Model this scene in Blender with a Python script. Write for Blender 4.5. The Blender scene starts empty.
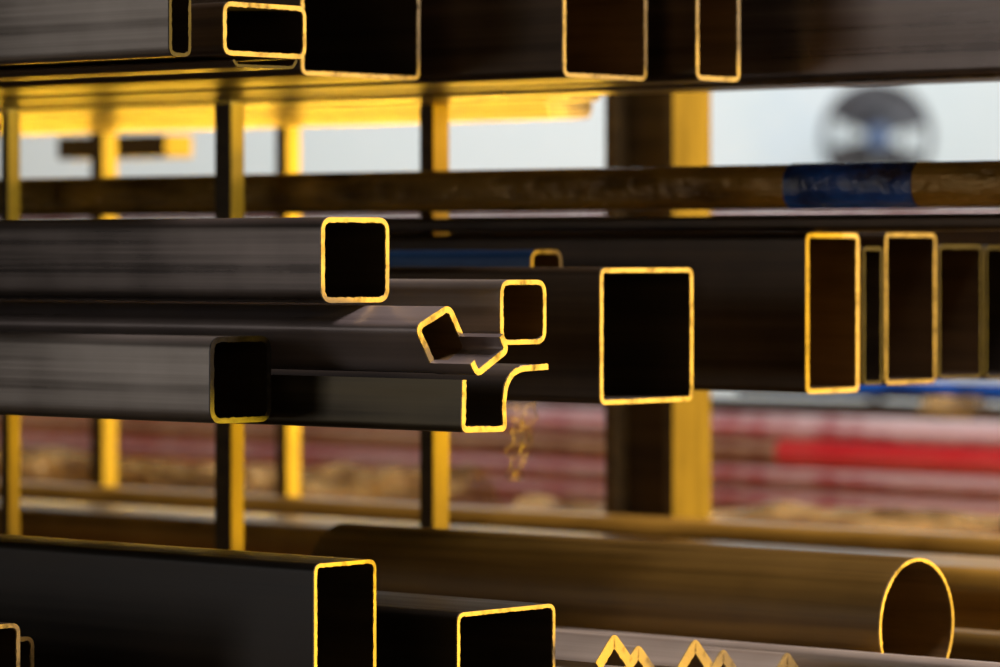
import bpy, math, random
from mathutils import Vector, noise
random.seed(4)
SC = bpy.context.scene
COL = SC.collection
SC.view_settings.view_transform = 'Standard'
F = 4000.0; HZ = 255.0
AX, AY = -0.75, 0.6614      # direction the stock runs, away from the viewer
LX, LY = 0.6614, 0.75       # direction across the rack
OX, OY = -0.204, 2.8        # origin of the rack frame
PHI = math.atan2(LY, LX)

# ---------------------------------------------------------------- materials
def mat(name, col, rough=0.5, metal=0.0, streak=None, s_amt=0.5, bump=0.0, spec=0.5, rvar=0.0, alpha=1.0, scale=(60, 1.2, 60), pos=.5, fine=.35, fscale=14.0, bd=.002):
    m = bpy.data.materials.new(name); m.use_nodes = True
    nt = m.node_tree; b = nt.nodes['Principled BSDF']
    b.inputs['Base Color'].default_value = (*col, 1)
    b.inputs['Roughness'].default_value = rough
    b.inputs['Metallic'].default_value = metal
    b.inputs['Specular IOR Level'].default_value = spec
    b.inputs['Alpha'].default_value = alpha
    if streak is not None or bump or rvar:
        tc = nt.nodes.new('ShaderNodeTexCoord'); mp = nt.nodes.new('ShaderNodeMapping')
        mp.inputs['Scale'].default_value = scale
        nt.links.new(tc.outputs['Object'], mp.inputs['Vector'])
        n = nt.nodes.new('ShaderNodeTexNoise'); n.inputs['Scale'].default_value = 1.0
        n.inputs['Detail'].default_value = 6; n.inputs['Roughness'].default_value = .6
        nt.links.new(mp.outputs['Vector'], n.inputs['Vector'])
        n2 = nt.nodes.new('ShaderNodeTexNoise'); n2.inputs['Scale'].default_value = fscale
        n2.inputs['Detail'].default_value = 8
        nt.links.new(tc.outputs['Object'], n2.inputs['Vector'])
        mx = nt.nodes.new('ShaderNodeMath'); mx.operation = 'MULTIPLY_ADD'
        nt.links.new(n2.outputs['Fac'], mx.inputs[0]); mx.inputs[1].default_value = fine
        nt.links.new(n.outputs['Fac'], mx.inputs[2])
        if streak is not None:
            r = nt.nodes.new('ShaderNodeValToRGB')
            r.color_ramp.elements[0].position = pos; r.color_ramp.elements[0].color = (*col, 1)
            r.color_ramp.elements[1].position = pos + s_amt; r.color_ramp.elements[1].color = (*streak, 1)
            nt.links.new(mx.outputs[0], r.inputs['Fac']); nt.links.new(r.outputs['Color'], b.inputs['Base Color'])
        if rvar:
            rr = nt.nodes.new('ShaderNodeMapRange')
            rr.inputs['From Min'].default_value = .45; rr.inputs['From Max'].default_value = .9
            rr.inputs['To Min'].default_value = rough - rvar; rr.inputs['To Max'].default_value = rough + rvar
            nt.links.new(mx.outputs[0], rr.inputs['Value']); nt.links.new(rr.outputs['Result'], b.inputs['Roughness'])
        if bump:
            bp = nt.nodes.new('ShaderNodeBump'); bp.inputs['Strength'].default_value = bump
            bp.inputs['Distance'].default_value = bd
            nt.links.new(mx.outputs[0], bp.inputs['Height']); nt.links.new(bp.outputs['Normal'], b.inputs['Normal'])
    return m

M = {}
ST = dict(s_amt=.35, bump=.06, rvar=.12, scale=(60, .4, 60), pos=.52, fine=.35, fscale=12)
M['steel'] = mat('mill_steel', (.085, .071, .064), .32, .8, (.21, .175, .155), **ST)
M['steel_warm'] = mat('mill_steel_warm', (.20, .175, .15), .36, .75, (.38, .34, .30), **ST)
M['steel_matte'] = mat('mill_steel_matte', (.15, .125, .12), .34, .35, (.28, .235, .22), **ST)
M['steel_green'] = mat('mill_steel_oiled', (.035, .028, .016), .4, .7, (.10, .08, .045), **ST)
M['steel_dark'] = mat('scale_steel_dark', (.030, .020, .011), .4, .6, (.10, .066, .038), **ST)
M['steel_black'] = mat('scale_steel_black', (.009, .007, .005), .42, .5, (.024, .018, .012), **ST)
BR = dict(s_amt=.3, bump=.08, rvar=.12, scale=(45, .8, 45), pos=.52, fine=.4, fscale=8)
M['steel_brown'] = mat('gold_lit_brown_steel', (.10, .05, .007), .34, .4, (.34, .19, .028), **BR)  # amber base stands in for gold light the sides don't receive
M['pipe_brown'] = mat('gold_lit_pipe_steel', (.075, .04, .007), .42, .3, (.2, .115, .02), **BR)  # darker amber base, gold light put into the colour
M['steel_amber'] = mat('oiled_amber_steel', (.08, .04, .005), .22, .3, (.32, .18, .025), s_amt=.22, bump=.8, rvar=.1, scale=(28, 5, 28), pos=.52, fine=.4, fscale=18, bd=.012)
M['angle_steel'] = mat('angle_steel', (.30, .25, .2), .4, .4, (.55, .48, .40), **ST)
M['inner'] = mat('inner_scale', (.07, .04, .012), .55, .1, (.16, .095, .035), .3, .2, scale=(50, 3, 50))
M['inner_dim'] = mat('inner_scale_half_shaded', (.035, .02, .008), .6, .1, (.08, .048, .02), .3, .2, scale=(50, 3, 50))  # interior with some of its shade put into the colour
M['inner_dark'] = mat('inner_scale_shaded', (.010, .007, .005), .7, .1, (.035, .024, .014), .3, .2)  # black-mouthed tubes: interior shade put into the colour
CU = dict(scale=(60, 60, 40), pos=.5, fscale=140, fine=.45)
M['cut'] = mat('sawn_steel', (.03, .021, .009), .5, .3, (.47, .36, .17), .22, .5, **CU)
M['cut_mid'] = mat('sawn_steel_half_lit', (.015, .011, .006), .5, .3, (.28, .215, .10), .28, .5, **CU)  # dimmer copy of the cut, weaker light put into the colour
M['cut_grey'] = mat('sawn_steel_unlit_grey', (.012, .011, .011), .4, .3, (.05, .048, .048), .3, .35, scale=(100, 100, 80), fscale=60)  # rim without gold light, shade put into a grey colour
M['cut_unlit'] = mat('sawn_steel_unlit', (.007, .006, .005), .55, .2, (.026, .021, .016), .3, .35, scale=(100, 100, 80), fscale=60)  # darkest copy of the cut, shade put into the colour
M['galv'] = mat('bright_galvanised', (.24, .17, .05), .34, .4, (.95, .78, .4), s_amt=.2, bump=.25, rvar=.12, scale=(55, .5, 55))
M['blue'] = mat('blue_film', (.02, .08, .25), .35, .1, (.05, .16, .42), .3, .3)
M['blue2'] = mat('blue_tape', (.003, .008, .035), .22, .0, (.01, .10, .5), s_amt=.25, bump=.7, scale=(22, 12, 22), bd=.01, pos=.54)
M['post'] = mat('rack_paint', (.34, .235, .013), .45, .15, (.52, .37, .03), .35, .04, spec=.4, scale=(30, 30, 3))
M['post_shade'] = mat('rack_paint_shaded', (.035, .023, .009), .5, .2, (.07, .046, .016), .3, .05, spec=.3)  # unlit side of the rack, shade painted into the colour
M['post_darker'] = mat('rack_paint_darker', (.11, .075, .008), .6, .0, (.21, .145, .017), .35, .04, spec=.1, scale=(30, 30, 3))  # darker version of the rack paint, for the column
M['red'] = mat('red_plastic', (.8, .012, .03), .35, 0, (.9, .10, .10), .3, .1)
BL = dict(s_amt=.14, bump=.2, scale=(45, 2.5, 45), fine=.3, fscale=30, pos=.53)
M['pink'] = mat('faded_red', (.46, .05, .06), .35, 0, (.74, .5, .5), **BL)
M['greyp'] = mat('greyish_sleeve', (.36, .12, .13), .35, 0, (.82, .73, .74), **BL)
M['brownp'] = mat('rusty_bar', (.22, .07, .04), .45, .1, (.6, .4, .25), **BL)
M['film'] = mat('wrinkled_clear_film', (.22, .14, .05), .2, .45, (.9, .64, .24), .2, 1.0, spec=1.0, scale=(18, 12, 18), alpha=.62, bd=.02, pos=.6)
M['film_thin'] = mat('thin_torn_film', (.5, .36, .14), .2, 0, (.8, .62, .3), .3, .5, spec=.8, alpha=.24)
M['wall'] = mat('painted_wall', (.68, .77, .8), .8, 0, (.76, .82, .84), .3, .1, scale=(1, 1, 1))
M['floor'] = mat('concrete_floor', (.12, .11, .1), .7, 0, (.2, .18, .16), .3, .2, scale=(2, 2, 2))
M['fan'] = mat('fan_plastic', (.03, .035, .045), .5, 0, (.05, .05, .06), .3, .05)
M['fan_blue'] = mat('fan_hub_blue', (.05, .1, .22), .5, 0, (.06, .12, .25), .3, .05)

# ---------------------------------------------------------------- helpers
def mesh_obj(name, verts, faces, mats, parent=None, midx=None, smooth=False):
    me = bpy.data.meshes.new(name); me.from_pydata(verts, [], faces)
    for m in mats: me.materials.append(m)
    if midx: 
        for p, i in zip(me.polygons, midx): p.material_index = i
    if smooth:
        for p in me.polygons: p.use_smooth = True
    me.validate(); me.update()
    o = bpy.data.objects.new(name, me); COL.objects.link(o)
    if parent: o.parent = parent
    if smooth:
        md = o.modifiers.new('es', 'EDGE_SPLIT'); md.split_angle = math.radians(40)
    return o
def thing(name, label, cat, loc, rotz=PHI, group=None):
    o = bpy.data.objects.new(name, None); COL.objects.link(o)
    o.location = loc; o.rotation_euler = (0, 0, rotz); o.empty_display_size = .05
    o['label'] = label; o['category'] = cat
    if group: o['group'] = group
    return o
def tag(o, label, cat, group=None, kind=None):
    if label: o['label'] = label
    if cat: o['category'] = cat
    if group: o['group'] = group
    if kind: o['kind'] = kind
    return o

def solve(u, L):
    k = (u - 500) / F
    t = (k * (OY + LY * L) - OX - LX * L) / (-AX + AY * k)
    return OX + LX * L - AX * t, OY + LY * L - AY * t, t
def wpx(x, y, u2):
    k = (u2 - 500) / F
    return (k * y - x) / (LX - LY * k)
def zpx(v, y): return (HZ - v) / F * y
def pt(L, t, z): return (OX + LX * L - AX * t, OY + LY * L - AY * t, z)

def fillet(pts, closed, r, seg=6):
    out = []; n = len(pts)
    for i in range(n):
        p = Vector(pts[i])
        if not closed and i in (0, n - 1): out.append(p); continue
        a = Vector(pts[(i - 1) % n]); b = Vector(pts[(i + 1) % n])
        d1 = (a - p); d2 = (b - p)
        rr = min(r, d1.length * .45, d2.length * .45)
        if rr < 1e-6: out.append(p); continue
        s = p + d1.normalized() * rr; e = p + d2.normalized() * rr
        for k in range(seg + 1):
            q = k / seg
            out.append(s * (1 - q) ** 2 + p * 2 * q * (1 - q) + e * q * q)
    return out
def densify(pts, closed, step):
    out = []; n = len(pts)
    for i in range(n if closed else n - 1):
        a = pts[i]; b = pts[(i + 1) % n]; d = (b - a).length
        k = max(1, int(d / step))
        for j in range(k): out.append(a + (b - a) * j / k)
    if not closed: out.append(pts[-1])
    return out
def offs(pts, closed, t):
    n = len(pts); A = []; B = []
    for i in range(n):
        if closed: a = pts[i - 1]; b = pts[(i + 1) % n]
        else: a = pts[max(i - 1, 0)]; b = pts[min(i + 1, n - 1)]
        d = (b - a)
        if d.length < 1e-9: d = Vector((1, 0))
        d.normalize(); nn = Vector((-d.y, d.x))
        A.append(pts[i] + nn * t / 2); B.append(pts[i] - nn * t / 2)
    return A, B
def extrude(name, pts, closed, t, y0, y1, mats, parent, jit=0, smooth=True, ny=1):
    """thin walled section in local XZ, run from y0 to y1 along local Y; pts clockwise -> A outside"""
    A, B = offs(pts, closed, t); n = len(pts); V = []; Fc = []; mi = []
    ys = [y0 + (y1 - y0) * i / ny for i in range(ny + 1)]
    for yi, y in enumerate(ys):
        for i in range(n):
            V.append((A[i].x, y, A[i].y))
        for i in range(n):
            j = random.uniform(-jit, jit) if jit else 0
            d = (A[i] - B[i]).normalized()
            q = B[i] - d * abs(j)
            V.append((q.x, y, q.y))
    m = n if closed else n - 1
    for k in range(ny):
        o0 = 2 * n * k; o1 = 2 * n * (k + 1)
        for i in range(m):
            j = (i + 1) % n
            Fc.append((o0 + i, o0 + j, o1 + j, o1 + i)); mi.append(0)
            Fc.append((o0 + n + j, o0 + n + i, o1 + n + i, o1 + n + j)); mi.append(min(1, len(mats) - 1))
        if not closed:
            Fc.append((o0, o1, o1 + n, o0 + n)); mi.append(0)
            Fc.append((o0 + n - 1, o0 + 2 * n - 1, o1 + 2 * n - 1, o1 + n - 1)); mi.append(0)
    oe = 2 * n * ny
    for i in range(m):
        j = (i + 1) % n
        Fc.append((i, n + i, n + j, j)); mi.append(0)
        Fc.append((oe + i, oe + j, oe + n + j, oe + n + i)); mi.append(0)
    return mesh_obj(name, V, Fc, mats, parent, mi, smooth)
def rect_pts(w, h, t, r):
    a = t / 2
    p = [(a, a), (a, h - a), (w - a, h - a), (w - a, a)]     # clockwise, left normal = outside
    return fillet(p, True, r)
def section(name, label, cat, loc, pts, closed, t, length, mo, mcut='cut', mi='inner', group=None, body='tube_wall', ll=None):
    e = thing(name, label, cat, loc, PHI, group)
    extrude(body, pts, closed, t, .0, length, [M[mo], M[mi]], e)
    extrude('cut_end', densify(pts, closed, .002), closed, t * 1.02, -.0012, 0.0, [M[mcut]], e, jit=.0008, smooth=False)
    return e
def rtube(u1, u2, vt, vb, L, label, t=.0036, r=.009, length=3.2, mo='steel', mcut='cut', group=None, cat='steel tube', name='rectangular_tube', zb=None, w=None, mi='inner'):
    x, y, tt = solve(u1, L)
    if w is None: w = wpx(x, y, u2)
    z0 = zpx(vb, y) if zb is None else zb
    h = zpx(vt, y) - z0
    return section(name, label, cat, (x, y, z0), rect_pts(w, h, t, r), True, t, length, mo, mcut, mi, group=group)
def pxprof(pp, L, uref):
    x, y, tt = solve(uref, L); out = []
    for (u, v) in pp:
        s = wpx(x, y, u); out.append(Vector((s, zpx(v, y + LY * s))))
    return (x, y, 0), out
def box_pts_obj(name, L0, L1, t0, t1, z0, z1, m, parent=None, bev=.002):
    w = L1 - L0; d = t1 - t0; h = z1 - z0
    V = [(0, 0, 0), (w, 0, 0), (w, d, 0), (0, d, 0), (0, 0, h), (w, 0, h), (w, d, h), (0, d, h)]
    Fc = [(0, 3, 2, 1), (4, 5, 6, 7), (0, 1, 5, 4), (1, 2, 6, 5), (2, 3, 7, 6), (3, 0, 4, 7)]
    if m == 'post2': o = mesh_obj(name, V, Fc, [M['post'], M['post_shade']], parent, [0, 0, 0, 1, 0, 1])  # side faces take the painted shade
    else: o = mesh_obj(name, V, Fc, [M[m]], parent)
    if parent: o.location = (L0, -t1, z0)
    else: o.location = pt(L0, t1, z0); o.rotation_euler = (0, 0, PHI)
    if bev:
        b = o.modifiers.new('b', 'BEVEL'); b.width = bev; b.segments = 2
    return o

# ---------------------------------------------------------------- setting
def quad(name, v, m): 
    o = mesh_obj(name, v, [(0, 1, 2, 3)], [M[m]]); o['kind'] = 'structure'; return o
quad('floor', [(-9, -4, -1.3), (10, -4, -1.3), (10, 16, -1.3), (-9, 16, -1.3)], 'floor')
quad('wall_back', [(-9, 16, -1.3), (10, 16, -1.3), (10, 16, 4), (-9, 16, 4)], 'wall')

# ---------------------------------------------------------------- middle tier
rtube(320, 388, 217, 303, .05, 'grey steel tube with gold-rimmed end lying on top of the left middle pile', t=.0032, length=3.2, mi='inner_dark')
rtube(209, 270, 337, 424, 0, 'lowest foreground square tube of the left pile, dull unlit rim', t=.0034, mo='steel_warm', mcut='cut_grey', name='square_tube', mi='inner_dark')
# rolled square tube whose upper walls are cut back, leaving a tongue
loc, P = pxprof([(416, 328), (448, 307), (466, 349), (436, 373)], .068, 416)
p1, p2, p3, p4 = P
q2 = p2 + (p3 - p2) * .66; q1 = p1 + (p4 - p1) * .74
e = thing('notched_tube', 'tilted square tube with notched end and protruding tongue, under the grey tube', 'steel tube', loc)
TT = .0042; EXT = .0375
ring_ = fillet([p1, p2, p3, p4], True, .006)
extrude('tube_wall', ring_, True, TT, 0, 3.2, [M['steel_matte'], M['inner']], e)
up = fillet([q1, p1, p2, q2], False, .006); lo_ = fillet([q2, p3, p4, q1], False, .006)
extrude('cut_end', densify(up, False, .002), False, TT * 1.02, -.0012, 0, [M['cut']], e, jit=.0005, smooth=False)
tg = extrude('tongue', lo_, False, TT, -EXT, 0, [M['steel_matte'], M['steel_matte']], e)
extrude('cut_end', densify(lo_, False, .002), False, TT * 1.02, -EXT - .0012, -EXT, [M['cut']], tg, jit=.0005, smooth=False)
loc, p = pxprof([(463, 380), (462, 430), (504, 429), (503, 403), (505, 386), (511, 374), (520, 369), (547, 367)], .072, 462)
section('flanged_profile', 'open trough profile with thin gold flange sticking right, under the notched tube', 'steel profile', loc,
        fillet(p[::-1], False, .004), False, .0036, 3.2, 'steel_green', body='profile_wall', mi='inner_dark')
rtube(499, 545, 280, 345, .17, 'small square tube with gold rim just left of the big square tube', t=.003, name='square_tube', mo='steel_warm')
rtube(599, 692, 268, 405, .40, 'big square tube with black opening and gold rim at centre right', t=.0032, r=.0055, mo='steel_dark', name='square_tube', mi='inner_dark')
rtube(530, 561, 250, 268, .53, 'tube wrapped in blue film peeking over the big square tube', t=.0024, mo='blue', zb=-.113)
rtube(805, 858, 233, 394, .66, 'tall narrow rectangular tube with complete gold rim right of the big square tube', t=.0034, r=.005, mo='steel_dark')
rtube(862, 884, 247, 385, .779, 'slim dark tube wedged between the two tallest gold-rimmed tubes', t=.002, r=.004, mo='steel_dark', mcut='cut_unlit', mi='inner_dark', w=.028)
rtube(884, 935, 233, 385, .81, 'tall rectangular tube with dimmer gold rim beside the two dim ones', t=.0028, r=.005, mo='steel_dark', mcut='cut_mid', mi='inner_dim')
rtube(937, 981, 245, 380, .92, 'dim brown-rimmed rectangular tube second from the right edge of the tier', t=.0022, r=.006, mo='steel_dark', mcut='cut_unlit', mi='inner_dim')
rtube(984, 1040, 246, 380, 1.0, 'dim rectangular tube cut off by the right edge, middle tier', t=.0022, r=.006, mo='steel_dark', mcut='cut_unlit', mi='inner_dark')
x, y, tt = solve(1150, .668)
x5, y5, t5 = solve(500, .668)
section('flat_bar', 'dark flat bar lying on the tall tubes under the long amber-brown tube', 'steel bar', (x, y, .0195), rect_pts(.045, zpx(218, y5) - .0195, .003, .003), True, .003, 4.0, 'steel_dark')
rtube(1150, 1200, 216, 380, 1.12, 'rearmost dark tall tube of the middle tier, in front of the column', t=.003, mo='steel_dark', zb=-.1, length=4.0, w=.05)

# ---------------------------------------------------------------- top tier
rtube(168, 190, -60, 56, 0, 'grey slab-sided tube at the top left corner', t=.0022, r=.006, mo='steel_warm', mcut='cut_unlit', mi='inner_dark')
rtube(222, 305, 1, 55, .06, 'low flat tube with complete bright gold rim, top left', t=.003, r=.007, mo='steel_dark', name='flat_tube', mi='inner_dark')
loc, p = pxprof([(232, 60), (236, 66), (292, 68), (296, 60)], .07, 232)
section('thin_channel', 'thin shallow channel lying directly under the low flat tube', 'steel profile', loc, fillet(p[::-1], False, .003), False, .0016, 3.2, 'steel_dark', 'cut_unlit', body='profile_wall')
rtube(300, 419, -60, 75, .25, 'widest black-mouthed tube of the top tier with gold lower rim', t=.003, r=.006, mo='steel_dark', mi='inner_dark')
rtube(562, 646, -60, 77, .41, 'brown-mouthed top tier tube with gold left rim, above the big square tube', t=.003, r=.006, mo='steel_dark')
rtube(695, 739, -60, 80, .53, 'narrow top tier tube with gold rim, rightmost open end', t=.0032, r=.006, mo='steel_dark')
rtube(1180, 1240, -60, 87, .63, 'long brown-grey tube crossing the top right corner', t=.004, r=.008, mo='steel', zb=.139, length=3.9)
for (L, w, uend, h, m, lb) in [(.735, .075, 545, .06, 'galv', 'bright tube whose golden underside is just seen behind the top tier front row'),
                     (.82, .06, 540, .05, 'galv', 'bright flat tube, frontmost of the golden undersides above the posts'),
                     (.905, .06, 545, .05, 'galv', 'bright flat tube, second of the golden undersides above the posts'),
                     (.99, .07, 545, .05, 'galv', 'bright flat tube, third of the golden undersides above the posts'),
                     (1.085, .065, 548, .04, 'galv', 'bright flat tube, rearmost of the golden undersides above the posts')]:
    x, y, tt = solve(uend, L)
    section('flat_tube', lb, 'steel tube', (x, y, .139), rect_pts(w, h, .003, .004), True, .003, 3.4, m, mcut='cut_mid')

# ---------------------------------------------------------------- lower tier
rtube(313, 375, 564, 700, 0, 'dark deep rectangular tube with thin gold rim, bottom left', t=.0024, r=.006, mo='steel_black', zb=-.335, mi='inner_dark')
rtube(456, 554, 613, 700, .10, 'dark wide tube half out of frame right of the deep bottom left tube', t=.0024, r=.006, mo='steel_black', zb=-.335, mi='inner_dark')
rtube(-30, 19, 627, 700, -.16, 'small gold-rimmed tube in the extreme bottom left corner', t=.0028, r=.006, mo='steel_dark', zb=-.335, mi='inner_dark')
rtube(0, 33, 639, 700, -.085, 'slim tube behind the small corner tube, bottom left', t=.0026, r=.006, mo='steel_dark', zb=-.335, mi='inner_dark')
PL = .478
x, y, tt = solve(879, PL); w = wpx(x, y, 952); zt = zpx(563, y)
R_ = w / 2; RV = R_ * 1.06
pts = [Vector((R_ - R_ * math.cos(a), RV * math.sin(a))) for a in [i / 64 * 2 * math.pi for i in range(64)]]
section('round_pipe', 'round brown pipe with gold circular rim at bottom right', 'steel pipe', (x, y, zt - RV), pts, True, .0022, .60, 'pipe_brown', body='pipe_wall', mcut='cut', mi='inner')
rtube(1150, 1190, 677, 740, .448, 'grey-brown tube running in front of the round pipe', t=.003, mo='angle_steel', zb=-.335, length=3.6, r=.008, w=.022)
for (u, v, L, lb) in [(613, 634, .236, 'angle bar with the leftmost gold chevron end, bottom edge'), (637, 645, .280, 'lower angle bar second from the left, bottom edge'),
                  (694, 639, .324, 'angle bar with the third gold chevron from the left, bottom edge'), (722, 649, .368, 'angle bar fourth from the left, right of its taller neighbour'),
                  (786, 652, .412, 'angle bar with the rightmost gold chevron end, bottom edge')]:
    x, y, tt = solve(u, L); z = zpx(v, y)
    s = .0178
    section('angle_bar', lb, 'angle bar', (x, y, z - .004), fillet([(-s, -s * 1.0), (0, 0), (s, -s * 1.0)], False, .002), False, .0080, 3.2, 'angle_steel', group='angle bars on the lower tier', body='profile_wall')
rtube(1150, 1240, 580, 740, .90, 'long brown tube crossing behind the round pipe, lower tier', t=.003, mo='steel_brown', length=4.2, r=.02, zb=-.335)
rtube(1150, 1240, 548, 740, 1.25, 'amber-brown tube above and behind the long brown one, lower tier', t=.003, mo='steel_brown', length=4.2, r=.02, zb=-.335, w=.07)
rtube(1150, 1240, 648, 740, .66, 'low dark brown tube directly right of the round pipe mouth', t=.003, mo='pipe_brown', length=4.2, r=.012, zb=-.36, w=.05)

# ---------------------------------------------------------------- stock behind
def round_bar(name, label, cat, L, uend, v, vref_u, rad, m, length, group=None):
    x0, y0, t0 = solve(vref_u, L); z = zpx(v, y0)
    x, y, tt = solve(uend, L)
    pts = [Vector((-rad * math.cos(a), rad * math.sin(a))) for a in [i / 24 * 2 * math.pi for i in range(24)]]
    e = thing(name, label, cat, (x, y, z), PHI, group)
    extrude('bar_wall', pts, True, rad * .3, 0, length, [M[m], M['inner']], e)
    return e
LL = .645
x, y, tt = solve(1120, LL)
x5, y5, t5 = solve(500, LL)
zt = zpx(169, y5); zb_ = zpx(211, y5)
e = thing('long_tube', 'long amber-brown tube with blue tape crossing behind the left posts', 'steel tube', (x, y, zb_))
extrude('tube_wall', rect_pts(.05, zt - zb_, .003, .018), True, .003, 0, 4.2, [M['steel_amber'], M['inner']], e)
xa, ya, ta = solve(911, LL); xb, yb, tb = solve(783, LL)
o = extrude('blue_tape', rect_pts(.05, zt - zb_, .003, .018), True, .0045, tt - ta, tt - tb, [M['blue2'], M['inner']], e)
o['label'] = 'blue tape wrapped round the tube'
def film(label, L, u0, u1, vc, r, seed, name='plastic_wrap', sq=.6, fr=1.0):
    xa, ya, ta = solve(u1, L); xb, yb, tb = solve(u0, L); xm, ym, tm = solve((u0 + u1) / 2, L)
    z = zpx(vc, ym); n = 240; m = 32; V = []; Fc = []
    ln = ta - tb
    for i in range(n + 1):
        for j in range(m + 1):
            a = math.pi * j / m; q = i / n * ln * fr
            d = noise.noise(Vector((q * 3.0 + seed, a * 1.2, seed))) * .6 + abs(noise.noise(Vector((q * 6, a * 2.0 + q * 5, seed)))) * .5 + abs(noise.noise(Vector((q * 16 + a * 2, a * 3, seed)))) * .28
            rr = r * (1 + d)
            V.append((-rr * math.cos(a), i / n * ln, rr * math.sin(a) * sq))
    for i in range(n):
        for j in range(m):
            b = i * (m + 1) + j; Fc.append((b, b + 1, b + m + 2, b + m + 1))
    o = mesh_obj(name, V, Fc, [M['film']]); o.location = (xa, ya, z); o.rotation_euler = (0, 0, PHI)
    return tag(o, label, 'plastic wrap')
film('crumpled clear wrap catching gold light behind the left posts, lower tier', 1.62, -40, 470, 518, .062, 3.1, sq=.95)
film('low crumpled wrap over the amber tube behind the column', 1.9, 520, 1080, 543, .052, 9.7)
film('small yellow lump of wrap under the rightmost middle tubes', 2.4, 925, 985, 420, .02, 1.3, sq=1.1)

rows = [(398, .010, 'steel_dark'), (411, .012, 'greyp'), (421, .012, 'pink'), (433, .010, 'greyp'),
        (442, .012, 'brownp'), (453, .012, 'pink'), (465, .013, 'pink'), (477, .010, 'greyp'),
        (487, .012, 'pink'), (499, .012, 'brownp'), (511, .012, 'pink'), (523, .012, 'greyp'), (535, .012, 'brownp'), (547, .012, 'brownp')]
cn = {'steel_dark': 'dark steel', 'greyp': 'whitish pink', 'pink': 'mottled red', 'brownp': 'rusty brown'}
for i, (v, r, m) in enumerate(rows):
    round_bar('far_bar', 'blurred %s bar in the striped far stack below the middle tier' % cn[m], 'bar', 3.0 + (i % 2) * .045, 1200, v, 500, r, m, 4.5, 'far %s bars' % cn[m])
round_bar('far_bar', 'bright red bar with its left end showing, far stack at right', 'bar', 2.8, 1200, 455, 850, .018, 'red', .72)
round_bar('far_bar', 'thin upper pinkish bar seen in the slot above the middle tier', 'bar', 2.5, 1200, 220, 500, .004, 'greyp', 4.5)
round_bar('far_bar', 'thin lower rusty bar seen in the slot just above the middle tubes', 'bar', 2.45, 1200, 230, 500, .003, 'brownp', 4.5)
rtube(1200, 1260, 203, 240, 2.6, 'dark far tube glimpsed in the slot between long amber tube and middle tier', mo='steel_dark', length=4.5, zb=.03, t=.003)
round_bar('blue_bar', 'blue bar end showing under the rightmost middle tubes', 'bar', 2.5, 1200, 391, 940, .011, 'blue2', .75)

x, y, tt = solve(519, .47)
V = []; Fc = []
for i in range(51):
    for j in range(9):
        q = i / 50; s = (j / 8 - .5) * .040 * (1 - .6 * q)
        V.append((s + .005 * math.sin(q * 5) + .003 * noise.noise(Vector((q * 6, j * .5, 1))), .010 * noise.noise(Vector((q * 7, j * 1.1, 4))), -q * .070 - .006 * noise.noise(Vector((j * .7, 2, 2)))))
for i in range(50):
    for j in range(8):
        b = i * 9 + j; Fc.append((b, b + 1, b + 10, b + 9))
o = mesh_obj('torn_film', V, Fc, [M['film_thin']], smooth=True); o.location = (x, y, -.113); o.rotation_euler = (0, 0, PHI)
tag(o, 'torn shred of clear film hanging below the middle tier', 'plastic film')

# ---------------------------------------------------------------- rack (one welded thing)
RK = thing('storage_rack', 'yellow steel cantilever rack with posts and H column holding the tubes', 'rack', (OX, OY, 0))
def stake(u0, umid, u1, L, zt, zbot):
    x, y, t1 = solve(umid, L)
    w = wpx(x, y, u1); x2, y2, t0 = solve(u0, L)
    return box_pts_obj('post', L, L + w, t0, t1, zbot, zt, 'post2', RK)
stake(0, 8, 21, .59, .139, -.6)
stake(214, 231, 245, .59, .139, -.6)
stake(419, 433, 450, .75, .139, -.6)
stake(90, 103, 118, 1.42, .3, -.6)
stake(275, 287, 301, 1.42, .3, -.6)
x, y, t1 = solve(673, 1.25 + .1); w = wpx(x, y, 711); x2, y2, t0 = solve(605, 1.35); d = t1 - t0
tf = .012; tw = .012
prof = [(0, 0), (w, 0), (w, tf), (w / 2 + tw / 2, tf), (w / 2 + tw / 2, d - tf), (w, d - tf), (w, d), (0, d), (0, d - tf), (w / 2 - tw / 2, d - tf), (w / 2 - tw / 2, tf), (0, tf)]
V = [(a, b, -1.3) for a, b in prof] + [(a, b, .5) for a, b in prof]; n = len(prof)
Fc = [(i, (i + 1) % n, (i + 1) % n + n, i + n) for i in range(n)] + [tuple(range(n))[::-1], tuple(range(n, 2 * n))]
mi_ = [0 if (prof[i][1] == 0 and prof[(i + 1) % n][1] == 0) else 1 for i in range(n)] + [0, 0]  # only the front flange face stays yellow, the rest has painted shade
o = mesh_obj('column', V, Fc, [M['post_darker'], M['post_shade']], RK, mi_); o.location = (1.35, -t1, 0)
x, y, ta = solve(57, 1.6); x, y, tb = solve(165, 1.6)
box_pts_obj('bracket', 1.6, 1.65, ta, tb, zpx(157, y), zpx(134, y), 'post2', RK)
for L in (.58, .74, 1.41):
    box_pts_obj('rail', L, L + .05, -3.0, .3, -.66, -.6, 'post', RK)
for t_ in (-2.15, -2.9):
    for z in (.1315, -.1235, -.36):
        box_pts_obj('arm', -.25, 1.53, t_ - .06, t_, z - .05, z, 'post', RK)
    box_pts_obj('arm', .5, 1.53, t_ - .06, t_, -.72, -.66, 'post', RK)
    for L in (-.31, 1.53):
        box_pts_obj('upright', L, L + .06, t_ - .06, t_, -1.3, .4, 'post', RK)
box_pts_obj('arm', -.25, 1.1, -.25, -.19, -.41, -.361, 'post_shade', RK)

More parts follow.
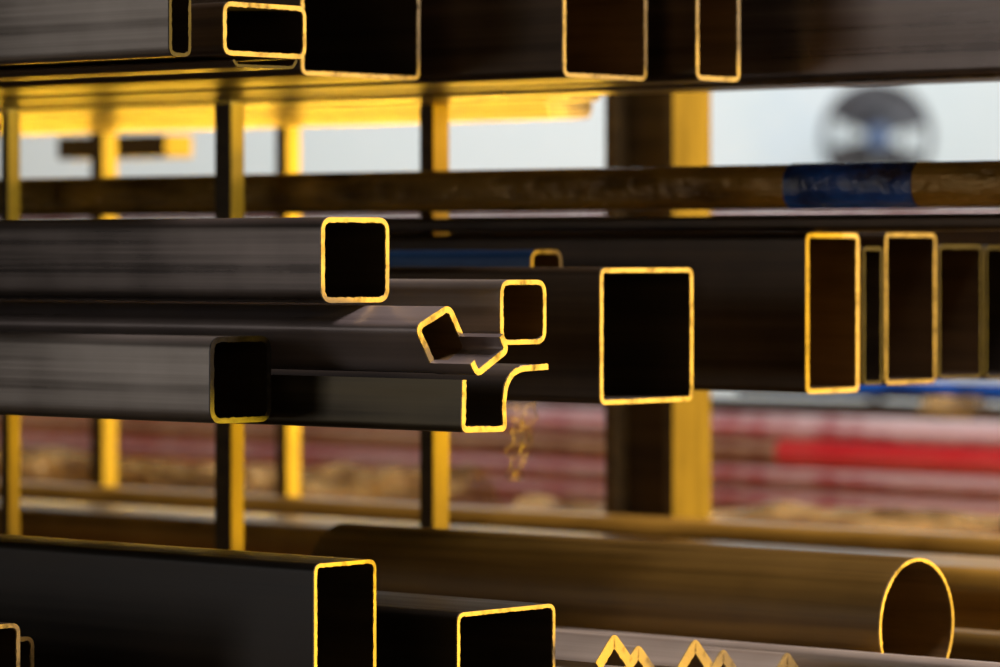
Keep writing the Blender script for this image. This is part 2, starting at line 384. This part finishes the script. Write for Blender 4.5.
# ---------------------------------------------------------------- fan far away
FY = 15.2; fx = (877 - 500) / F * FY; fz = (HZ - 137) / F * FY; fr = .2
e = thing('pedestal_fan', 'blurred dark industrial fan in front of the pale far wall', 'fan', (fx, FY, -1.3), 0)
h0 = fz + 1.3
def ring(name, R, r, z, y, m, parent):
    V = []; Fc = []; n = 48; k = 8
    for i in range(n):
        a = i / n * 2 * math.pi
        for j in range(k):
            b = j / k * 2 * math.pi; q = R + r * math.cos(b)
            V.append((q * math.cos(a), y + r * math.sin(b), z + q * math.sin(a)))
    for i in range(n):
        for j in range(k):
            Fc.append((i * k + j, ((i + 1) % n) * k + j, ((i + 1) % n) * k + (j + 1) % k, i * k + (j + 1) % k))
    return mesh_obj(name, V, Fc, [M[m]], parent, smooth=True)
ring('fan_guard', fr, .014, h0, 0, 'fan', e); ring('fan_guard', fr * .6, .006, h0, -.06, 'fan', e)
for a0 in (0, 1, 2, 3):
    V = []; Fc = []
    for i in range(9):
        for j in range(7):
            r = .04 + (fr - .05) * i / 8; a = a0 * math.pi / 2 + .55 + (.3 if a0 % 2 == 0 else 0) + (j / 6 - .5) * (1.25)
            V.append((r * math.cos(a), .03 * (j / 6 - .5), h0 + r * math.sin(a)))
    for i in range(8):
        for j in range(6): b = i * 7 + j; Fc.append((b, b + 1, b + 8, b + 7))
    mesh_obj('fan_blade', V, Fc, [M['fan']], e)
def cyl(name, cx, cy, z0, z1, r, m, parent, n=24, horiz=False):
    V = [(cx + r * math.cos(i / n * 2 * math.pi), cy + r * math.sin(i / n * 2 * math.pi), z) for z in (z0, z1) for i in range(n)]
    Fc = [(i, (i + 1) % n, (i + 1) % n + n, i + n) for i in range(n)] + [tuple(range(n))[::-1], tuple(range(n, 2 * n))]
    if horiz: V = [(v[0], v[2], h0 + v[1]) for v in V]
    return mesh_obj(name, V, Fc, [M[m]], parent)
cyl('hub', 0, 0, -.08, .06, .045, 'fan_blue', e, horiz=True)
cyl('pole', 0, .05, .03, h0 - fr, .025, 'fan', e); cyl('base', 0, .05, 0, .04, .22, 'fan', e)

# ---------------------------------------------------------------- lights
def area(name, loc, target, size, energy, col, sy=None):
    l = bpy.data.lights.new(name, 'AREA'); l.energy = energy; l.color = col; l.size = size
    if sy: l.shape = 'RECTANGLE'; l.size_y = sy
    o = bpy.data.objects.new(name, l); COL.objects.link(o); o.location = loc
    o.rotation_euler = (Vector(target) - Vector(loc)).to_track_quat('-Z', 'Y').to_euler(); return o
def spot(name, loc, target, energy, col, ang, r=.1, blend=.4):
    l = bpy.data.lights.new(name, 'SPOT'); l.energy = energy; l.color = col
    l.spot_size = math.radians(ang); l.spot_blend = blend; l.shadow_soft_size = r
    o = bpy.data.objects.new(name, l); COL.objects.link(o); o.location = loc
    o.rotation_euler = (Vector(target) - Vector(loc)).to_track_quat('-Z', 'Y').to_euler(); return o
area('amber_lamp', (4.2, 2.7, -.8), (0, 3.3, 0), 1.0, 265, (1, .60, .02))
area('amber_high_fill', (4.5, 1.0, 1.3), (0, 3.5, -.1), 1.0, 65, (1, .56, .02))  # added second source, higher up, for gold on top edges
spot('amber_under_fill', (.85, 5.25, -.45), (-.25, 4.1, .139), 200, (1, .58, .02), 50)  # added, unseen; aimed up to gild the top tier undersides
area('amber_strip_fill', (-.75, 8.8, -.22), (-.5, 3.9, .1), 2.3, 58, (1, .52, .015), sy=.12)  # added out of sight behind the middle tier, gives undersides a gold sheen
area('amber_far_fill', (6, 5.0, .8), (0, 6.5, -.3), 1.5, 130, (1, .62, .2))  # added, unseen; warms the far stock and the wrap
area('soft_left_fill', (-5, 1.2, .7), (0, 3.0, 0), 1.2, 17, (1, .95, .92))  # added soft source off to the left, brightens the tube sides
area('soft_left_fill_low', (-5, 1.2, -.35), (0, 3.0, 0), .9, 13, (1, .94, .92))  # added lower source, reaches the tilted tube beneath the grey one
area('soft_overhead_fill', (-2.2, 1.2, 2.8), (-.2, 3.0, 0), 1.2, 6, (1, .92, .90))  # added soft source above left, for tilted faces and top edges
area('front_fill', (.9, -.8, .7), (.3, 3.2, 0), .8, 5.5, (1, .68, .32))
area('far_fill', (1.5, 3.0, 2.6), (0.5, 7, -.3), 1.5, 270, (1, .86, .86))
area('wall_fill', (1, 12.5, 3.2), (1, 16, .3), 4, 250, (.92, .97, 1))  # added, unseen; brightens the pale back wall
w = bpy.data.worlds.new('world'); SC.world = w; w.use_nodes = True
w.node_tree.nodes['Background'].inputs[0].default_value = (.5, .4, .3, 1); w.node_tree.nodes['Background'].inputs[1].default_value = .012

# ---------------------------------------------------------------- camera
c = bpy.data.cameras.new('camera'); c.lens = 144; c.sensor_width = 36; c.shift_y = -(333.5 - HZ) / 1000.0
c.dof.use_dof = True; c.dof.focus_distance = 2.8; c.dof.aperture_fstop = 6.5; c.clip_end = 100
co = bpy.data.objects.new('camera', c); COL.objects.link(co); co.rotation_euler = (math.pi / 2, 0, 0)
SC.camera = co
